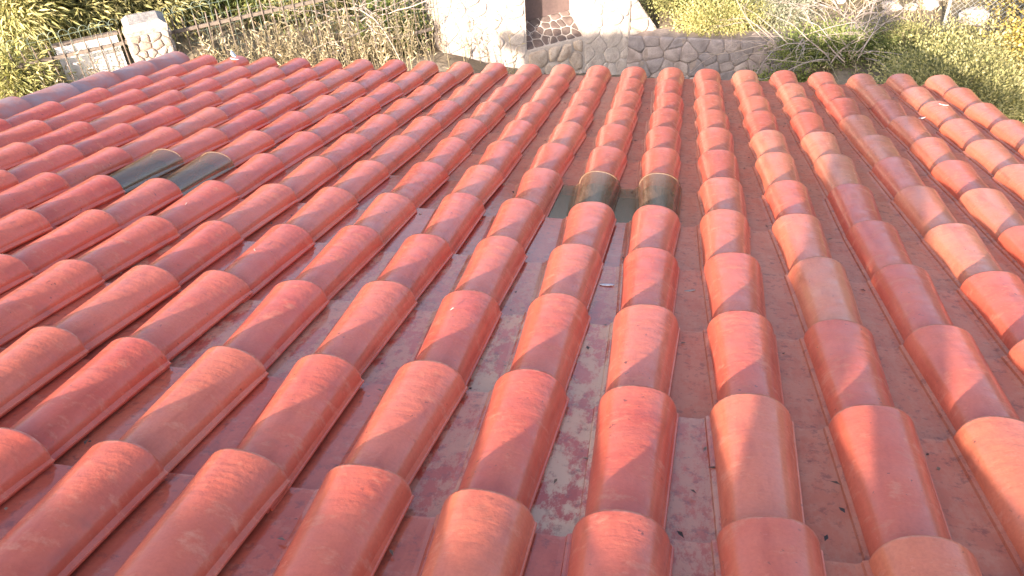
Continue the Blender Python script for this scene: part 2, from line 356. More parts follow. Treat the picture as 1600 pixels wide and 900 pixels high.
rnd = random.Random(7)
DB = .0105
for c in COLS:
    cj = rnd.uniform(-.0025, .0025)
    for k in range(NCOURSE):
        verge = c == -15
        glass = (c, k) in ((0, 6), (-1, 6), (-8, 6), (-9, 6))
        me = rnd.choice(VERGE) if verge else GLASS if glass else rnd.choice(SHEEN) if (c, k) in SHEEN_AT else rnd.choice(MILD) if (c, k) in MILD_AT else rnd.choice(PALE) if (c >= 6 or (c >= 2 and rnd.random() < .45)) else rnd.choice(VARS) if (c <= 0 and k >= 6) else rnd.choice(DRY)
        o = bpy.data.objects.new('glass_tile' if glass else 'tile', me)
        v0 = -k * E; lift = .0 if verge else 0.0
        top = .068 if not verge else .088
        f = roof_pt(c * W, v0, -.068 + lift); g = roof_pt(c * W, v0 - E, -.068 + lift - DB)
        yax = (f - g).normalized(); xax = Vector((1, 0, 0)); zax = xax.cross(yax).normalized()
        ju = 0 if glass else rnd.gauss(0, .004); jy = rnd.gauss(0, .009); jz = abs(rnd.gauss(0, .0012))
        M = Matrix(((xax.x, yax.x, zax.x, f.x), (xax.y, yax.y, zax.y, f.y), (xax.z, yax.z, zax.z, f.z), (0, 0, 0, 1)))
        M = M @ Matrix.Translation((cj + ju, jy, jz)) @ Matrix.Rotation(rnd.gauss(0, .014), 4, 'Z') @ Matrix.Rotation(rnd.gauss(0, .016), 4, 'Y') @ Matrix.Rotation(rnd.gauss(0, .0035), 4, 'X')
        link(o, roof); o.matrix_basis = M       # the roof's own frame is the world frame
        if glass: o['label'] = 'clear glass roof tile over the dark loft'
# ridge tiles along the top of the slope
ridge = VERGE
for i in range(14):
    o = bpy.data.objects.new('ridge_tile', VERGE[i % 4]); link(o, roof)
    p = roof_pt(UL + .30 + i * .385, -5.27, RIDGE_W)
    o.matrix_basis = Matrix.Translation(p) @ Matrix.Rotation(-math.pi / 2, 4, 'Z') @ Matrix.Rotation(-.02 + rnd.gauss(0, .004), 4, 'X')
# verge boards
for u in (UL + .02, UR - .03):
    vb = MB()
    for i in range(10):
        a0, a1 = -5.2 + 5.16 * i / 10, -5.2 + 5.16 * (i + 1) / 10
        a = [roof_pt(u + du, v, w) for w in (-.20, -.07) for (du, v) in ((-.012, a0), (.012, a0), (.012, a1), (-.012, a1))]
        vb.add(a, [(3, 2, 1, 0), (4, 5, 6, 7), (0, 1, 5, 4), (1, 2, 6, 5), (2, 3, 7, 6), (3, 0, 4, 7)])
    o = vb.build('verge_board', M_FRAME); o.parent = house; o.matrix_parent_inverse = Matrix.Translation(-house.location)

# ------------------------------------------------------------------ stonework
def voronoi(seeds, poly):
    cells = []
    for i, p in enumerate(seeds):
        c = [np.array(q, float) for q in poly]
        for j, q in enumerate(seeds):
            if i == j or np.hypot(*(q - p)) > 1.2: continue
            m = (p + q) / 2; d = q - p; out = []
            for a in range(len(c)):
                P, Q = c[a], c[(a + 1) % len(c)]; da, dq = (P - m) @ d, (Q - m) @ d
                if da <= 0: out.append(P)
                if da * dq < 0: out.append(P + (Q - P) * da / (da - dq))
            c = out
            if len(c) < 3: break
        if len(c) >= 3: cells.append(np.array(c))
    return cells
def stones(parent, origin, along, poly, size, mat, rg, name='stone', gap=.012, proud=(.012, .035), z_up=Vector((0, 0, 1)), keep=None, roundness=.15):
    """fill a polygon (s,z) on a wall face with separate fitted stones standing proud of it"""
    al = Vector(along).normalized(); nrm = al.cross(z_up).normalized()          # towards the viewer
    P = np.array(poly); x0, y0 = P.min(0); x1, y1 = P.max(0); sd = []
    ny = max(1, int(round((y1 - y0) / size)))
    for j in range(ny):
        sx = size * rg.uniform(.9, 1.6); nx = max(1, int(round((x1 - x0) / sx)))
        for i in range(nx):
            sd.append(np.array([x0 + (i + .5 + rg.uniform(-.36, .36) + .25 * (j % 2)) * (x1 - x0) / nx, y0 + (j + .5 + rg.uniform(-.34, .34)) * (y1 - y0) / ny]))
    out = []
    for c in voronoi(sd, poly):
        ctr = c.mean(0); rad = np.hypot(*(c - ctr).T).min()
        if rad < size * .12: continue
        c = c + (ctr - c) * (gap / max(rad, .02))
        # round the corners: two points per edge
        q = []
        for a in range(len(c)):
            p0, p1 = c[a], c[(a + 1) % len(c)]; q += [p0 + (p1 - p0) * roundness, p0 + (p1 - p0) * (1 - roundness)]
        q = np.array(q); k = len(q); h = rg.uniform(*proud); mb = MB()
        tilt = (rg.uniform(-.12, .12), rg.uniform(-.12, .12))
        def P3(p, d): return Vector(origin) + al * float(p[0]) + z_up * float(p[1]) + nrm * d
        back = [P3(p, -.03) for p in q]; edge = [P3(p, h * .55) for p in q]
        inner = []
        for p in q:
            w_ = ctr + (p - ctr) * .78; r_ = w_ - ctr
            inner.append(P3(w_, h + r_[0] * tilt[0] + r_[1] * tilt[1] + rg.uniform(-.004, .004)))
        o0 = P3(ctr, 0); vs = [v - o0 for v in back + edge + inner]
        fs = [(i, (i + 1) % k, k + (i + 1) % k, k + i) for i in range(k)] + [(k + i, k + (i + 1) % k, 2 * k + (i + 1) % k, 2 * k + i) for i in range(k)] + [tuple(range(2 * k, 3 * k))]
        mb.add(vs, fs); o = mb.build(name, mat, None, True)
        o.parent = parent; o.location = o0 - parent.location
        out.append(o)
    return out
def on_line(s, n=0.0, z=0.0):
    p = A + D * s + N * n; return Vector((p[0], p[1], z))
DV = Vector((D[0], D[1], 0)); NV = Vector((N[0], N[1], 0))
rg = random.Random(3)
def wall_block(name, parent, s0, s1, n0, n1, z0, z1, mat):
    mb = MB(); vs = [on_line(s, n, z) - parent.location for z in (z0, z1) for n in (n0, n1) for s in (s0, s1)]
    mb.add(vs, [(0, 2, 3, 1), (4, 5, 7, 6), (0, 1, 5, 4), (2, 6, 7, 3), (0, 4, 6, 2), (1, 3, 7, 5)])
    return mb.build(name, mat, parent)
# gate wall: limewashed pier, doorway with stone threshold, second pier
gate = tag(empty('gate_wall', on_line(.3, 0, -2.9)), 'whitewashed rubble gate wall with a recessed brown door and stone threshold', 'wall')
wall_block('pier', gate, -1.18, .02, 0, .5, -3.2, .3, M_LIME)
wall_block('pier', gate, .91, 1.66, 0, .5, -3.6, .3, M_LIME)
wall_block('plinth', gate, .02, .91, .0, .55, -3.6, -2.42, M_LIME)
wall_block('lintel', gate, .025, .905, .004, .5, -.25, .295, M_LIME)
stones(gate, on_line(0, 0, 0), DV, [(-1.16, -3.1), (.005, -3.1), (.005, .28), (-1.16, .28)], .19, M_WHITE, rg, proud=(.0005, .0025), gap=.001, roundness=.2)
stones(gate, on_line(0, 0, 0), DV, [(.925, -3.5), (1.65, -3.5), (1.65, .28), (.925, .28)], .19, M_WHITE, rg, proud=(.0005, .0025), gap=.001, roundness=.2)
stones(gate, on_line(0, 0, 0), DV, [(.03, -3.4), (.9, -3.4), (.9, -2.44), (.03, -2.44)], .22, M_RUBBLE, rg, proud=(.01, .04))
# the splayed stone threshold rises from the front edge to the door
th0 = on_line(0, 0, -2.42); thd = (NV * .36 + Vector((0, 0, .24)))
wall_block('threshold_bed', gate, .02, .91, .06, .55, -2.419, -2.40, M_LIME)
mb = MB(); pr = [(0.0, -2.42), (.42, -2.17), (.42, -2.6)]
vs = [on_line(s, n, z) - gate.location for s in (.022, .908) for (n, z) in pr]
mb.add(vs, [(0, 1, 2), (5, 4, 3), (0, 3, 4, 1), (1, 4, 5, 2), (2, 5, 3, 0)]); mb.build('threshold', M_LIME, gate)
up = (on_line(0, .42, -2.17) - on_line(0, 0, -2.42)); ul = up.length
stones(gate, on_line(0, 0, -2.418), DV, [(.03, .01), (.9, .01), (.9, ul - .01), (.03, ul - .01)], .13, M_BROWNSTONE, rg, name='threshold_stone', proud=(.004, .010), gap=.009, z_up=up.normalized())
door = wall_block('door', gate, .022, .908, .40, .45, -2.172, -.25, M_DOOR)
# sloping rubble footing at the end of the gate wall
foot = tag(empty('rubble_footing', on_line(1.7, .2, -3.2)), 'rubble footing sloping down from the gate wall', 'stone footing')
mb = MB(); pr = [(1.662, -3.6), (2.5, -3.6), (2.18, -2.62), (1.8, -2.1), (1.662, -1.95)]
vs = [on_line(s, n, z) - foot.location for n in (.05, .45) for (s, z) in pr]; k = len(pr)
mb.add(vs, [tuple(range(k)), tuple(range(2 * k - 1, k - 1, -1))] + [(i, k + i, k + (i + 1) % k, (i + 1) % k) for i in range(k)])
mb.build('core', M_LIME, foot)
stones(foot, on_line(0, .05, 0), DV, pr, .2, M_RUBBLE, rg, proud=(.01, .035))
# retaining wall in the shade of the eave
ret = tag(empty('retaining_wall', (.6, 6.6, -3.3)), 'low retaining wall of fitted grey pink field stones below the shrubs', 'wall')
mb = MB(); mb.box((-.75, 6.62, -4.0), (2.0, 6.95, -2.60)); o = mb.build('core', M_MORTAR); o.parent = ret; o.location = -ret.location
stones(ret, (0, 6.62, 0), (1, 0, 0), [(-.72, -3.5), (1.98, -3.5), (1.98, -2.62), (-.72, -2.58)], .20, M_STONE, rg, gap=.003, proud=(.004, .022), roundness=.12)
# rubble pillar of the fence
pil = tag(empty('stone_pillar', on_line(-4.55, .0, -1.95)), 'whitewashed rubble pillar with a flat cap between two iron fence runs', 'pillar')
wall_block('core', pil, -4.755, -4.345, -.20, .20, -2.3, -1.03, M_PMORTAR)
for (o0, al, wdt) in ((on_line(-4.755, -.20, 0), DV, .41), (on_line(-4.345, -.20, 0), NV, .40), (on_line(-4.755, .20, 0), -NV, .40)):
    stones(pil, o0, al, [(.0, -2.2), (wdt, -2.2), (wdt, -1.04), (0.0, -1.04)], .085, M_PILLAR, rg, gap=.004, proud=(.006, .030), roundness=.14)
mb = MB()
for (zz, e_) in ((-1.03, .205), (-.985, .215), (-.925, .15)): mb.v += [tuple(on_line(-4.55 + a * e_, b * e_, zz + rg.uniform(-.012, .012)) - pil.location) for (a, b) in ((-1, -1), (1, -1), (1, 1), (-1, 1))]
fs = [(3, 2, 1, 0), (8, 9, 10, 11)] + [(4 * l + i, 4 * l + (i + 1) % 4, 4 * l + 4 + (i + 1) % 4, 4 * l + 4 + i) for l in range(2) for i in range(4)]
mb.f = fs; mb.m = [0] * len(fs); mb.build('cap', M_PCAP, pil)

# ------------------------------------------------------------------ fence
def fence(s0, s1, label):
    f = tag(empty('iron_fence', on_line((s0 + s1) / 2, 0, -1.95)), label, 'fence', 'iron fence runs along the boundary')
    L = f.location
    mb = MB(); mb.box((0, -.012, -.018), (s1 - s0, .012, .018), M=Matrix.Translation(on_line(s0, 0, -1.15) - L) @ Matrix.Rotation(math.atan2(D[1], D[0]), 4, 'Z')); mb.build('rail', M_RUST, f)
    mb = MB(); mb.box((0, -.012, -.018), (s1 - s0, .012, .018), M=Matrix.Translation(on_line(s0, 0, -1.80) - L) @ Matrix.Rotation(math.atan2(D[1], D[0]), 4, 'Z')); mb.build('rail', M_RUST, f)
    pm = MB(); pm.tube([(0, 0, -.95), (0, 0, .13), (0, 0, .165)], [.0075, .0075, .002], 6); pme = pm.mesh('picket', M_RUST)
    n = int((s1 - s0) / .118)
    for i in range(n):
        p = bpy.data.objects.new('picket', pme); link(p, f); p.location = on_line(s0 + (i + .5) * (s1 - s0) / n + rg.gauss(0, .006), -.02, -1.15 + rg.gauss(0, .01)) - L
        p.rotation_euler = (rg.gauss(0, .018), rg.gauss(0, .018), 0)
    # wire mesh with an arched top behind the pickets
    mb = MB(); ds = .1
    for j in range(9): 
        zz = -1.95 + j * .125
        mb.tube([on_line(s, .03 + .006 * math.sin(s * 9 + j), zz + .012 * math.sin(s * 5 + j)) - L for s in np.arange(s0, s1 + .01, .15)], .0022, 4)
    for i in range(int((s1 - s0) / ds)):
        s = s0 + i * ds
        mb.tube([on_line(s, .034, -1.95) - L, on_line(s + .004, .034, -.95) - L] + [on_line(s + .05 - .05 * math.cos(t), .034, -.95 + .06 * math.sin(t)) - L for t in (.5, 1.1, 1.6, 2.1, 2.7, 3.14)], .0022, 4)
    mb.build('wire_mesh', M_WIRE, f)
    return f
fence(-7.4, -4.76, 'brown iron picket fence with arched wire, overgrown with bamboo leaves')
fence(-4.34, -1.2, 'brown iron picket fence between the rubble pillar and gate wall')
bd = tag(empty('white_panel', on_line(-5.15, .35, -1.9)), 'whitewashed panel standing behind the iron fence by the pillar', 'panel')
wall_block('board', bd, -5.5, -4.86, .3, .34, -2.0, -1.15, M_BOARD); wall_block('top_trim', bd, -5.52, -4.84, .29, .35, -1.149, -1.12, M_RUST)
for s in (-5.46, -4.92): wall_block('post', bd, s - .025, s + .025, .342, .39, -2.1, -1.152, M_RUST)

# ------------------------------------------------------------------ plants
def leaves_mesh(name, pos, dirs, nor, ln, wd_, rv, mat, bend=.15):
    n = len(pos); d = dirs / np.linalg.norm(dirs, axis=1, keepdims=True)
    s = np.cross(d, nor); s /= np.linalg.norm(s, axis=1, keepdims=True) + 1e-9; up_ = np.cross(s, d)
    l = ln[:, None]; w = wd_[:, None]
    v = np.stack([pos, pos + d * l * .45 + s * w * .5 + up_ * l * bend * .3, pos + d * l - up_ * l * bend, pos + d * l * .45 - s * w * .5 + up_ * l * bend * .3], 1).reshape(-1, 3)
    me = bpy.data.meshes.new(name); me.vertices.add(4 * n); me.vertices.foreach_set('co', v.ravel())
    idx = (np.arange(n)[:, None] * 4 + np.array([0, 1, 2, 0, 2, 3])).ravel()
    me.loops.add(6 * n); me.loops.foreach_set('vertex_index', idx)
    me.polygons.add(2 * n); me.polygons.foreach_set('loop_start', np.arange(2 * n) * 3); me.polygons.foreach_set('loop_total', np.full(2 * n, 3))
    me.update(calc_edges=True); me.materials.append(mat)
    at = me.attributes.new('rnd', 'FLOAT', 'FACE'); at.data.foreach_set('value', np.repeat(rv, 2).astype(np.float32))
    return me
def shrub(name, label, cat, base, rad, mat, seed, clumps=40, per=90, leaf=(.05, .022), group=None, stems=9, droop=0.0, spread=.16, stem_mat=None, shell=.55):
    g = np.random.default_rng(seed); rad = np.array(rad, float)
    root = tag(empty(name, base), label, cat, group)
    # clump centres spread through a lumpy ellipsoid
    u = g.normal(size=(clumps, 3)); u /= np.linalg.norm(u, axis=1, keepdims=True); u[:, 2] = np.abs(u[:, 2]) * 1.0 - .15
    r = g.uniform(shell, 1.0, clumps) * (1 + .25 * g.normal(size=clumps)).clip(.55, 1.35)
    ctr = u * r[:, None] * rad + np.array([0, 0, rad[2] * .35])
    ctr[:, 2] = np.maximum(ctr[:, 2], .05)
    pos = np.repeat(ctr, per, 0) + g.normal(size=(clumps * per, 3)) * spread * (rad.mean() ** .5)
    pos[:, 2] = np.maximum(pos[:, 2], .01)
    out = pos - np.repeat(ctr, per, 0) + .5 * (pos - np.array([0, 0, rad[2] * .2])) * .3 + g.normal(size=pos.shape) * .06
    out[:, 2] += .04 - droop * .2
    nor = g.normal(size=pos.shape) * .7 + np.array([0, -.3, .8]); nor /= np.linalg.norm(nor, axis=1, keepdims=True)
    rv = np.clip(np.repeat(g.uniform(.15, .85, clumps), per) + g.normal(size=len(pos)) * .2, 0, 1)
    ln = leaf[0] * g.uniform(.6, 1.3, len(pos)); wd_ = leaf[1] * g.uniform(.7, 1.25, len(pos))
    link(bpy.data.objects.new('foliage', leaves_mesh('foliage', pos, out, nor, ln, wd_, rv, mat)), root)
    rr = random.Random(seed); mb = MB()
    for i in range(stems):
        c = Vector(ctr[rr.randrange(clumps)]); b = Vector((rr.uniform(-.08, .08), rr.uniform(-.08, .08), -.15)); m_ = b.lerp(c, .5) + Vector((rr.uniform(-.08, .08), rr.uniform(-.08, .08), .05))
        mb.tube([b, m_, c], [.014, .009, .004], 5)
    mb.build('stems', stem_mat or M_BARK, root)
    return root
def gz(x, y): return float(ground_z(x, y))
GR = 'garden shrubs behind the retaining wall'
spec = [  # label, x, y, radii, material, clumps, per, leaf
 ('bushy yellow green shrub next to the gate wall, over the retaining wall', -.15, 7.9, (.55, .6, .50), L_YELLOW, 46, 260, (.036, .02)),
 ('rounded bright green shrub in the middle of the retaining wall bed', .55, 7.75, (.55, .6, .50), L_GREEN, 46, 260, (.036, .02)),
 ('yellow tipped low shrub hanging over the retaining wall edge', .55, 7.0, (.60, .28, .26), L_YELLOW, 40, 260, (.036, .02)),
 ('mixed yellow green shrub on the rise behind the retaining wall', .3, 9.2, (.95, .8, .70), L_YELLOW, 60, 260, (.036, .02)),
 ('grey sage shrub with fine leaves beside the dead branches', 1.35, 7.5, (.55, .6, .48), L_SAGE, 52, 170, (.06, .013)),
 ('tall grey sage shrub on the upper garden', 1.5, 8.9, (.7, .7, .6), L_SAGE, 52, 160, (.06, .015)),
 ('fresh green shrub between grey sage and the dusty patch', 2.15, 8.6, (.40, .5, .45), L_YELLOW, 40, 140, (.05, .024)),
]
for i, (lb, x, y, rd, m_, c_, p_, lf) in enumerate(spec):
    shrub('garden_shrub', lb, 'shrub', (x, y, gz(x, y)), rd, m_, 20 + i, c_, p_, lf, GR)
spec = [
 ('sprawling green yellow shrub in the corner shaded by the roof verge', 3.0, 3.6, (.75, .9, .85), L_OLIVE, 80, 300, (.034, .019)),
 ('dense yellow green shrub right of the tangle of dead branches', 3.2, 4.9, (.75, .65, .50), L_YELLOW, 60, 300, (.034, .019)),
 ('golden leaved shrub by the chain link fence', 4.55, 5.3, (.6, .8, .90), L_GOLD, 60, 240, (.042, .026)),
 ('big golden shrub at the far side of the garden', 5.2, 7.3, (.7, .8, .9), L_GOLD, 60, 220, (.042, .026)),
 ('low olive green shrub growing in front of the pale rocks', 3.3, 6.3, (.8, .45, .20), L_OLIVE, 50, 220, (.034, .019)),
 ('yellow green shrub behind the pale rocks', 3.0, 9.3, (.8, .6, .5), L_YELLOW, 50, 220, (.038, .02)),
 ('yellow green shrub behind the chain link fence', 4.3, 9.6, (.8, .7, .6), L_GREEN, 50, 220, (.038, .02)),
 ('thick olive shrub spreading beside the house wall', 4.0, 3.7, (.8, .8, .62), L_YELLOW, 66, 280, (.034, .019)),
]
spec += [('low dark green creeper in the shade under the dead branches', 2.05, 6.15, (.75, .45, .22), L_GREEN, 50, 220, (.034, .02)),
 ('shaded dark green creeper beside the retaining wall', 1.5, 5.9, (.5, .45, .25), L_GREEN, 40, 220, (.034, .02))]
for i, (lb, x, y, rd, m_, c_, p_, lf) in enumerate(spec):
    shrub('garden_shrub', lb, 'shrub', (x, y, gz(x, y)), rd, m_, 40 + i, c_, p_, lf, 'garden shrubs on the sunny side')
BG = 'bamboo leaved shrubs behind the iron fence'
spec = [
 ('tall yellow green bamboo leaved shrub behind the left fence run', -7.6, 3.2, (.9, .8, 1.25), L_YELLOW, 80, 150, (.13, .022)),
 ('olive bamboo leaved shrub behind the arched wire', -6.9, 4.4, (.9, .8, 1.2), L_OLIVE, 80, 150, (.13, .022)),
 ('dark green bamboo leaved shrub behind the pillar', -5.9, 5.2, (.9, .7, 1.1), L_GREEN, 76, 150, (.12, .022)),
 ('bright yellow leafy shrub pushing through the fence beside the white panel', -6.75, 2.15, (.30, .22, .5), L_YELLOW, 34, 110, (.11, .022)),
 ('olive shrub leaning against the fence right of the pillar', -4.85, 5.2, (.75, .6, 1.0), L_OLIVE, 60, 150, (.11, .022)),
 ('large olive thicket far behind the left fence', -8.6, 5.6, (1.5, 1.2, 1.7), L_OLIVE, 110, 160, (.14, .024)),
 ('large yellow green thicket far behind the pillar', -6.6, 7.2, (1.5, 1.2, 1.5), L_YELLOW, 110, 160, (.14, .024)),
 ('dark green thicket far behind the gate fence', -4.4, 7.4, (1.4, 1.2, 1.2), L_GREEN, 90, 150, (.12, .024)),
 ('green ivy clump at the fence foot by the gate wall', -3.6, 5.0, (.35, .3, .45), L_GREEN, 40, 110, (.055, .034)),
]
for i, (lb, x, y, rd, m_, c_, p_, lf) in enumerate(spec):
    shrub('leafy_shrub', lb, 'shrub', (x, y, gz(x, y)), rd, m_, 60 + i, c_, p_, lf, BG, stems=14, droop=.9, stem_mat=M_DEAD)

# dry weeds along the fence: straw stalks with thin dead leaves
def weeds(name, label, n, sfun, seed, h=(.35, .85)):
    g = np.random.default_rng(seed); rr = random.Random(seed); mb = MB(); pos = []; dr = []
    for i in range(n):
        x, y = sfun(rr); z = gz(x, y) - .02; ht = rr.uniform(*h); lx, ly = rr.gauss(-.10, .16), rr.gauss(-.02, .14)
        p = [Vector((x + lx * ht * t * t, y + ly * ht * t * t, z + ht * t)) for t in (0, .35, .7, 1)]
        mb.tube(p, [.0045, .004, .003, .0015], 3)
        for t in np.linspace(.15, 1, 9):
            pos.append([x + lx * ht * t * t, y + ly * ht * t * t, z + ht * t]); dr.append([rr.gauss(0, 1), rr.gauss(0, 1), rr.uniform(.2, 1.6)])
    nst = len(mb.f); pos = np.array(pos); dr = np.array(dr)
    me = leaves_mesh(name, pos, dr, g.normal(size=pos.shape), g.uniform(.03, .10, len(pos)), g.uniform(.005, .012, len(pos)), g.uniform(0, 1, len(pos)), L_DRY, .3)
    st = mb.mesh(name, L_DRY); at = st.attributes.new('rnd', 'FLOAT', 'FACE'); at.data.foreach_set('value', g.uniform(.2, .9, nst).astype(np.float32))
    bm = bmesh.new(); bm.from_mesh(me); bm.from_mesh(st); bm.to_mesh(me); bm.free()
    return tag(link(bpy.data.objects.new(name, me)), label, 'dry weeds', kind='stuff')
def s1(rr):
    s = rr.uniform(-4.0, -1.5) if rr.random() < .8 else rr.uniform(-4.2, -.4); n = -abs(rr.gauss(.12, .3)) + .12; p = A + D * s + N * n; return p[0], p[1]
weeds('dry_weeds', 'straw coloured dry weeds in front of the fence by the gate wall', 330, s1, 5, (.3, .80))
def s2(rr):
    p = A + D * rr.uniform(-7.4, -4.9) + N * rr.gauss(-.1, .3); return p[0], p[1]
weeds('dry_weeds', 'thin dry weeds along the fence left of the pillar', 130, s2, 6, (.3, .7))
def s3(rr): return rr.uniform(1.6, 4.6), rr.uniform(5.6, 9.6)
weeds('dry_weeds', 'scattered dry weeds on the dusty garden ground', 260, s3, 8, (.1, .35))

# tangle of dead branches in front of the garden
def dead_bush(name, label, base, seed, n=26, reach=1.0, up=.7):
    rr = random.Random(seed); root = tag(empty(name, base), label, 'dead shrub', 'dead branches beyond the eave')
    def grow(mb, p, d, ln, r, depth):
        pts = [Vector(p)]; rd = [r]; q = Vector(p); dd = Vector(d).normalized(); m = 6
        for i in range(m):
            dd = (dd + Vector((rr.gauss(0, .17), rr.gauss(0, .17), rr.gauss(-.07, .14)))).normalized(); q = q + dd * ln / m
            pts.append(q.copy()); rd.append(r * (1 - .75 * (i + 1) / m))
            if depth and rr.random() < .42: grow(mb, q, (dd + Vector((rr.gauss(0, .7), rr.gauss(0, .7), rr.gauss(.1, .5)))), ln * rr.uniform(.3, .6), r * .5, depth - 1)
        mb.tube(pts, rd, 4)
    for i in range(n):
        mb = MB(); a = rr.uniform(0, 6.28)
        grow(mb, (rr.gauss(0, .18), rr.gauss(0, .15), 0), (math.cos(a) * reach, math.sin(a) * reach * .8, up * rr.uniform(.3, 1.3)), rr.uniform(.7, 1.6), rr.uniform(.006, .011), 2)
        mb.build('branch', M_DEAD, root, True)
    return root
dead_bush('dead_shrub', 'bleached tangle of dead branches sprawling over the retaining wall', (2.15, 5.9, -2.5), 4, 22)
dead_bush('dead_shrub', 'bare pale branches beside the grey sage shrub', (1.55, 6.3, -2.55), 9, 14)
dead_bush('dead_shrub', 'grey dry branches reaching up in front of the dusty patch', (2.5, 7.3, -2.5), 14, 14, .8, 1.0)
dead_bush('dead_shrub', 'pinkish dry climber tangled in the top of the fence by the gate wall', tuple(on_line(-2.0, .1, -1.5)), 21, 12, .9, .5)

# rocks and chain link fence in the garden
def rock(x, y, r, label, seed, mat=M_WHITE):
    bm = bmesh.new(); bmesh.ops.create_icosphere(bm, subdivisions=2, radius=r); g = random.Random(seed)
    sc = (g.uniform(.9, 1.5), g.uniform(.7, 1.1), g.uniform(.5, .8)); ph = [g.uniform(0, 6) for _ in range(3)]
    for v in bm.verts:
        k = 1 + .18 * math.sin(v.co.x / r * 2.3 + ph[0]) * math.sin(v.co.y / r * 2.1 + ph[1]) + g.uniform(-.08, .08)
        v.co = Vector((v.co.x * sc[0] * k, v.co.y * sc[1] * k, v.co.z * sc[2] * k))
    me = bpy.data.meshes.new('rock'); bm.to_mesh(me); bm.free(); me.materials.append(mat)
    o = link(bpy.data.objects.new('rock', me)); o.location = (x, y, gz(x, y) + r * .25); o.rotation_euler.z = g.uniform(0, 6)
    return tag(o, label, 'rock', 'pale rocks in the garden')
for i, (x, y, r) in enumerate([(3.05, 7.75, .13), (3.3, 7.7, .11), (3.55, 7.85, .17), (4.1, 7.5, .20), (3.85, 8.2, .12), (2.45, 6.9, .14), (2.35, 8.0, .10)]):
    rock(x, y, r, ['flat pale rock at the edge of the dusty patch', 'small pale rock beside the flat one', 'bright broad rock in the dry garden', 'tall pale rock in front of the chain link fence', 'pale rock half hidden behind others', 'white rock under the dry branches', 'pale rock beside the fresh green shrub'][i], 30 + i)
cl = tag(empty('chain_link_fence', (4.6, 7.0, gz(4.6, 7.0))), 'grey chain link fence with a post among the golden shrubs', 'fence')
mb = MB(); x0, x1, h = -1.0, .9, .95
for i in range(-20, 40):
    for sg in (1, -1):
        a = x0 + i * .075; p0 = [a, 0]; p1 = [a + sg * h, h]
        t0, t1 = 0.0, 1.0
        lo = (x0 - p0[0]) / (p1[0] - p0[0]); hi = (x1 - p0[0]) / (p1[0] - p0[0])
        if lo > hi: lo, hi = hi, lo
        t0, t1 = max(t0, lo), min(t1, hi)
        if t1 - t0 > .03: mb.tube([(p0[0] + (p1[0] - p0[0]) * t, .004 * sg, h * t) for t in (t0, t1)], .002, 3)
mb.build('wire_mesh', M_GALV, cl)
for x in (-1.0, -.05, .9):
    mb = MB(); mb.tube([(x, .02, -.2), (x, .02, 1.05)], .02, 8); mb.build('post', M_GALV, cl)

# ------------------------------------------------------------------ litter on the tiles
def on_tile(c, k, f, off=0.0, lift=.0):       # point on the crown of tile (c,k), f of the way up from its lower end
    v = -(k + f) * E; return roof_pt(c * W + off, v, -.0198 * f + lift - (off / .0745) ** 2 * .03)
def scrap(name, label, cat, p, size, rz, mat, curl=.25, group=None):
    mb = MB(); n = 6; L, Wd = size
    up_, dn = [], []
    for i in range(n + 1):
        t = i / n; w_ = Wd * (math.sin(math.pi * min(1, t * .9 + .08))) ** .7
        z = curl * L * (t - .5) ** 2
        up_ += [(L * (t - .5), -w_ / 2, z + .0015), (L * (t - .5), w_ / 2, z + .0015)]; dn += [(L * (t - .5), -w_ / 2, z), (L * (t - .5), w_ / 2, z)]
    m = 2 * (n + 1); fs = []
    for i in range(n):
        a = 2 * i; fs += [(a, a + 2, a + 3, a + 1), (m + a + 1, m + a + 3, m + a + 2, m + a), (a + 2, a, m + a, m + a + 2), (a + 1, a + 3, m + a + 3, m + a + 1)]
    fs += [(0, 1, m + 1, m), (2 * n + 1, 2 * n, m + 2 * n, m + 2 * n + 1)]
    mb.add(up_ + dn, fs); o = mb.build(name, mat, None, True); o.location = p; o.rotation_euler = (-S, 0, rz)
    return tag(o, label, cat, group)
scrap('paper_scrap', 'long white paper scrap caught between tiles at the eave', 'scrap', on_tile(-13, 0, .12, .0, .012), (.12, .03), -.9, M_FEATHER)
scrap('paper_scrap', 'white scrap end hanging beside the long paper scrap', 'scrap', on_tile(-13, 0, .30, .045, .012), (.07, .035), -.3, M_FEATHER)
scrap('paper_scrap', 'tiny white scrap on the tile roll near the right verge', 'scrap', on_tile(6, 2, .25, .01, .006), (.045, .008), -.35, M_FEATHER)
scrap('paper_scrap', 'tiny pale scrap in the tile channel near the right verge', 'scrap', on_tile(6, 2, .4, -.095, .0), (.04, .010), .4, M_FEATHER)
scrap('dry_leaf', 'pale dry leaf lying flat in the channel below the glass tiles', 'leaf', roof_pt(-.118, -8.35 * E, -.07), (.04, .014), .1, M_FEATHER, .1)
scrap('dry_leaf', 'small dry leaf in the channel beside the second roll', 'leaf', roof_pt(1 * W - .118, -8.35 * E, -.07), (.03, .010), .3, M_DEAD, .1)
g = random.Random(77)
for (c, k, f, off) in [(-5, 8, .55, .0), (-7, 7, .6, .02), (-2, 9, .3, -.01), (-9, 8, .5, .01)]:
    mb = MB(); a = g.uniform(0, 6.28); l = g.uniform(.006, .012)
    mb.tube([(-l * math.cos(a), -l * math.sin(a), .0), (0, 0, .004), (l * math.cos(a + .5), l * math.sin(a + .5), .001)], [.0008, .0013, .0006], 4)
    o = mb.build('twig', M_DEAD); o.location = on_tile(c, k, f, off, .004); o.rotation_euler = (-S, 0, 0)
    tag(o, 'tiny straw twig lying on a tile roll', 'twig', 'straw twigs on the tiles')

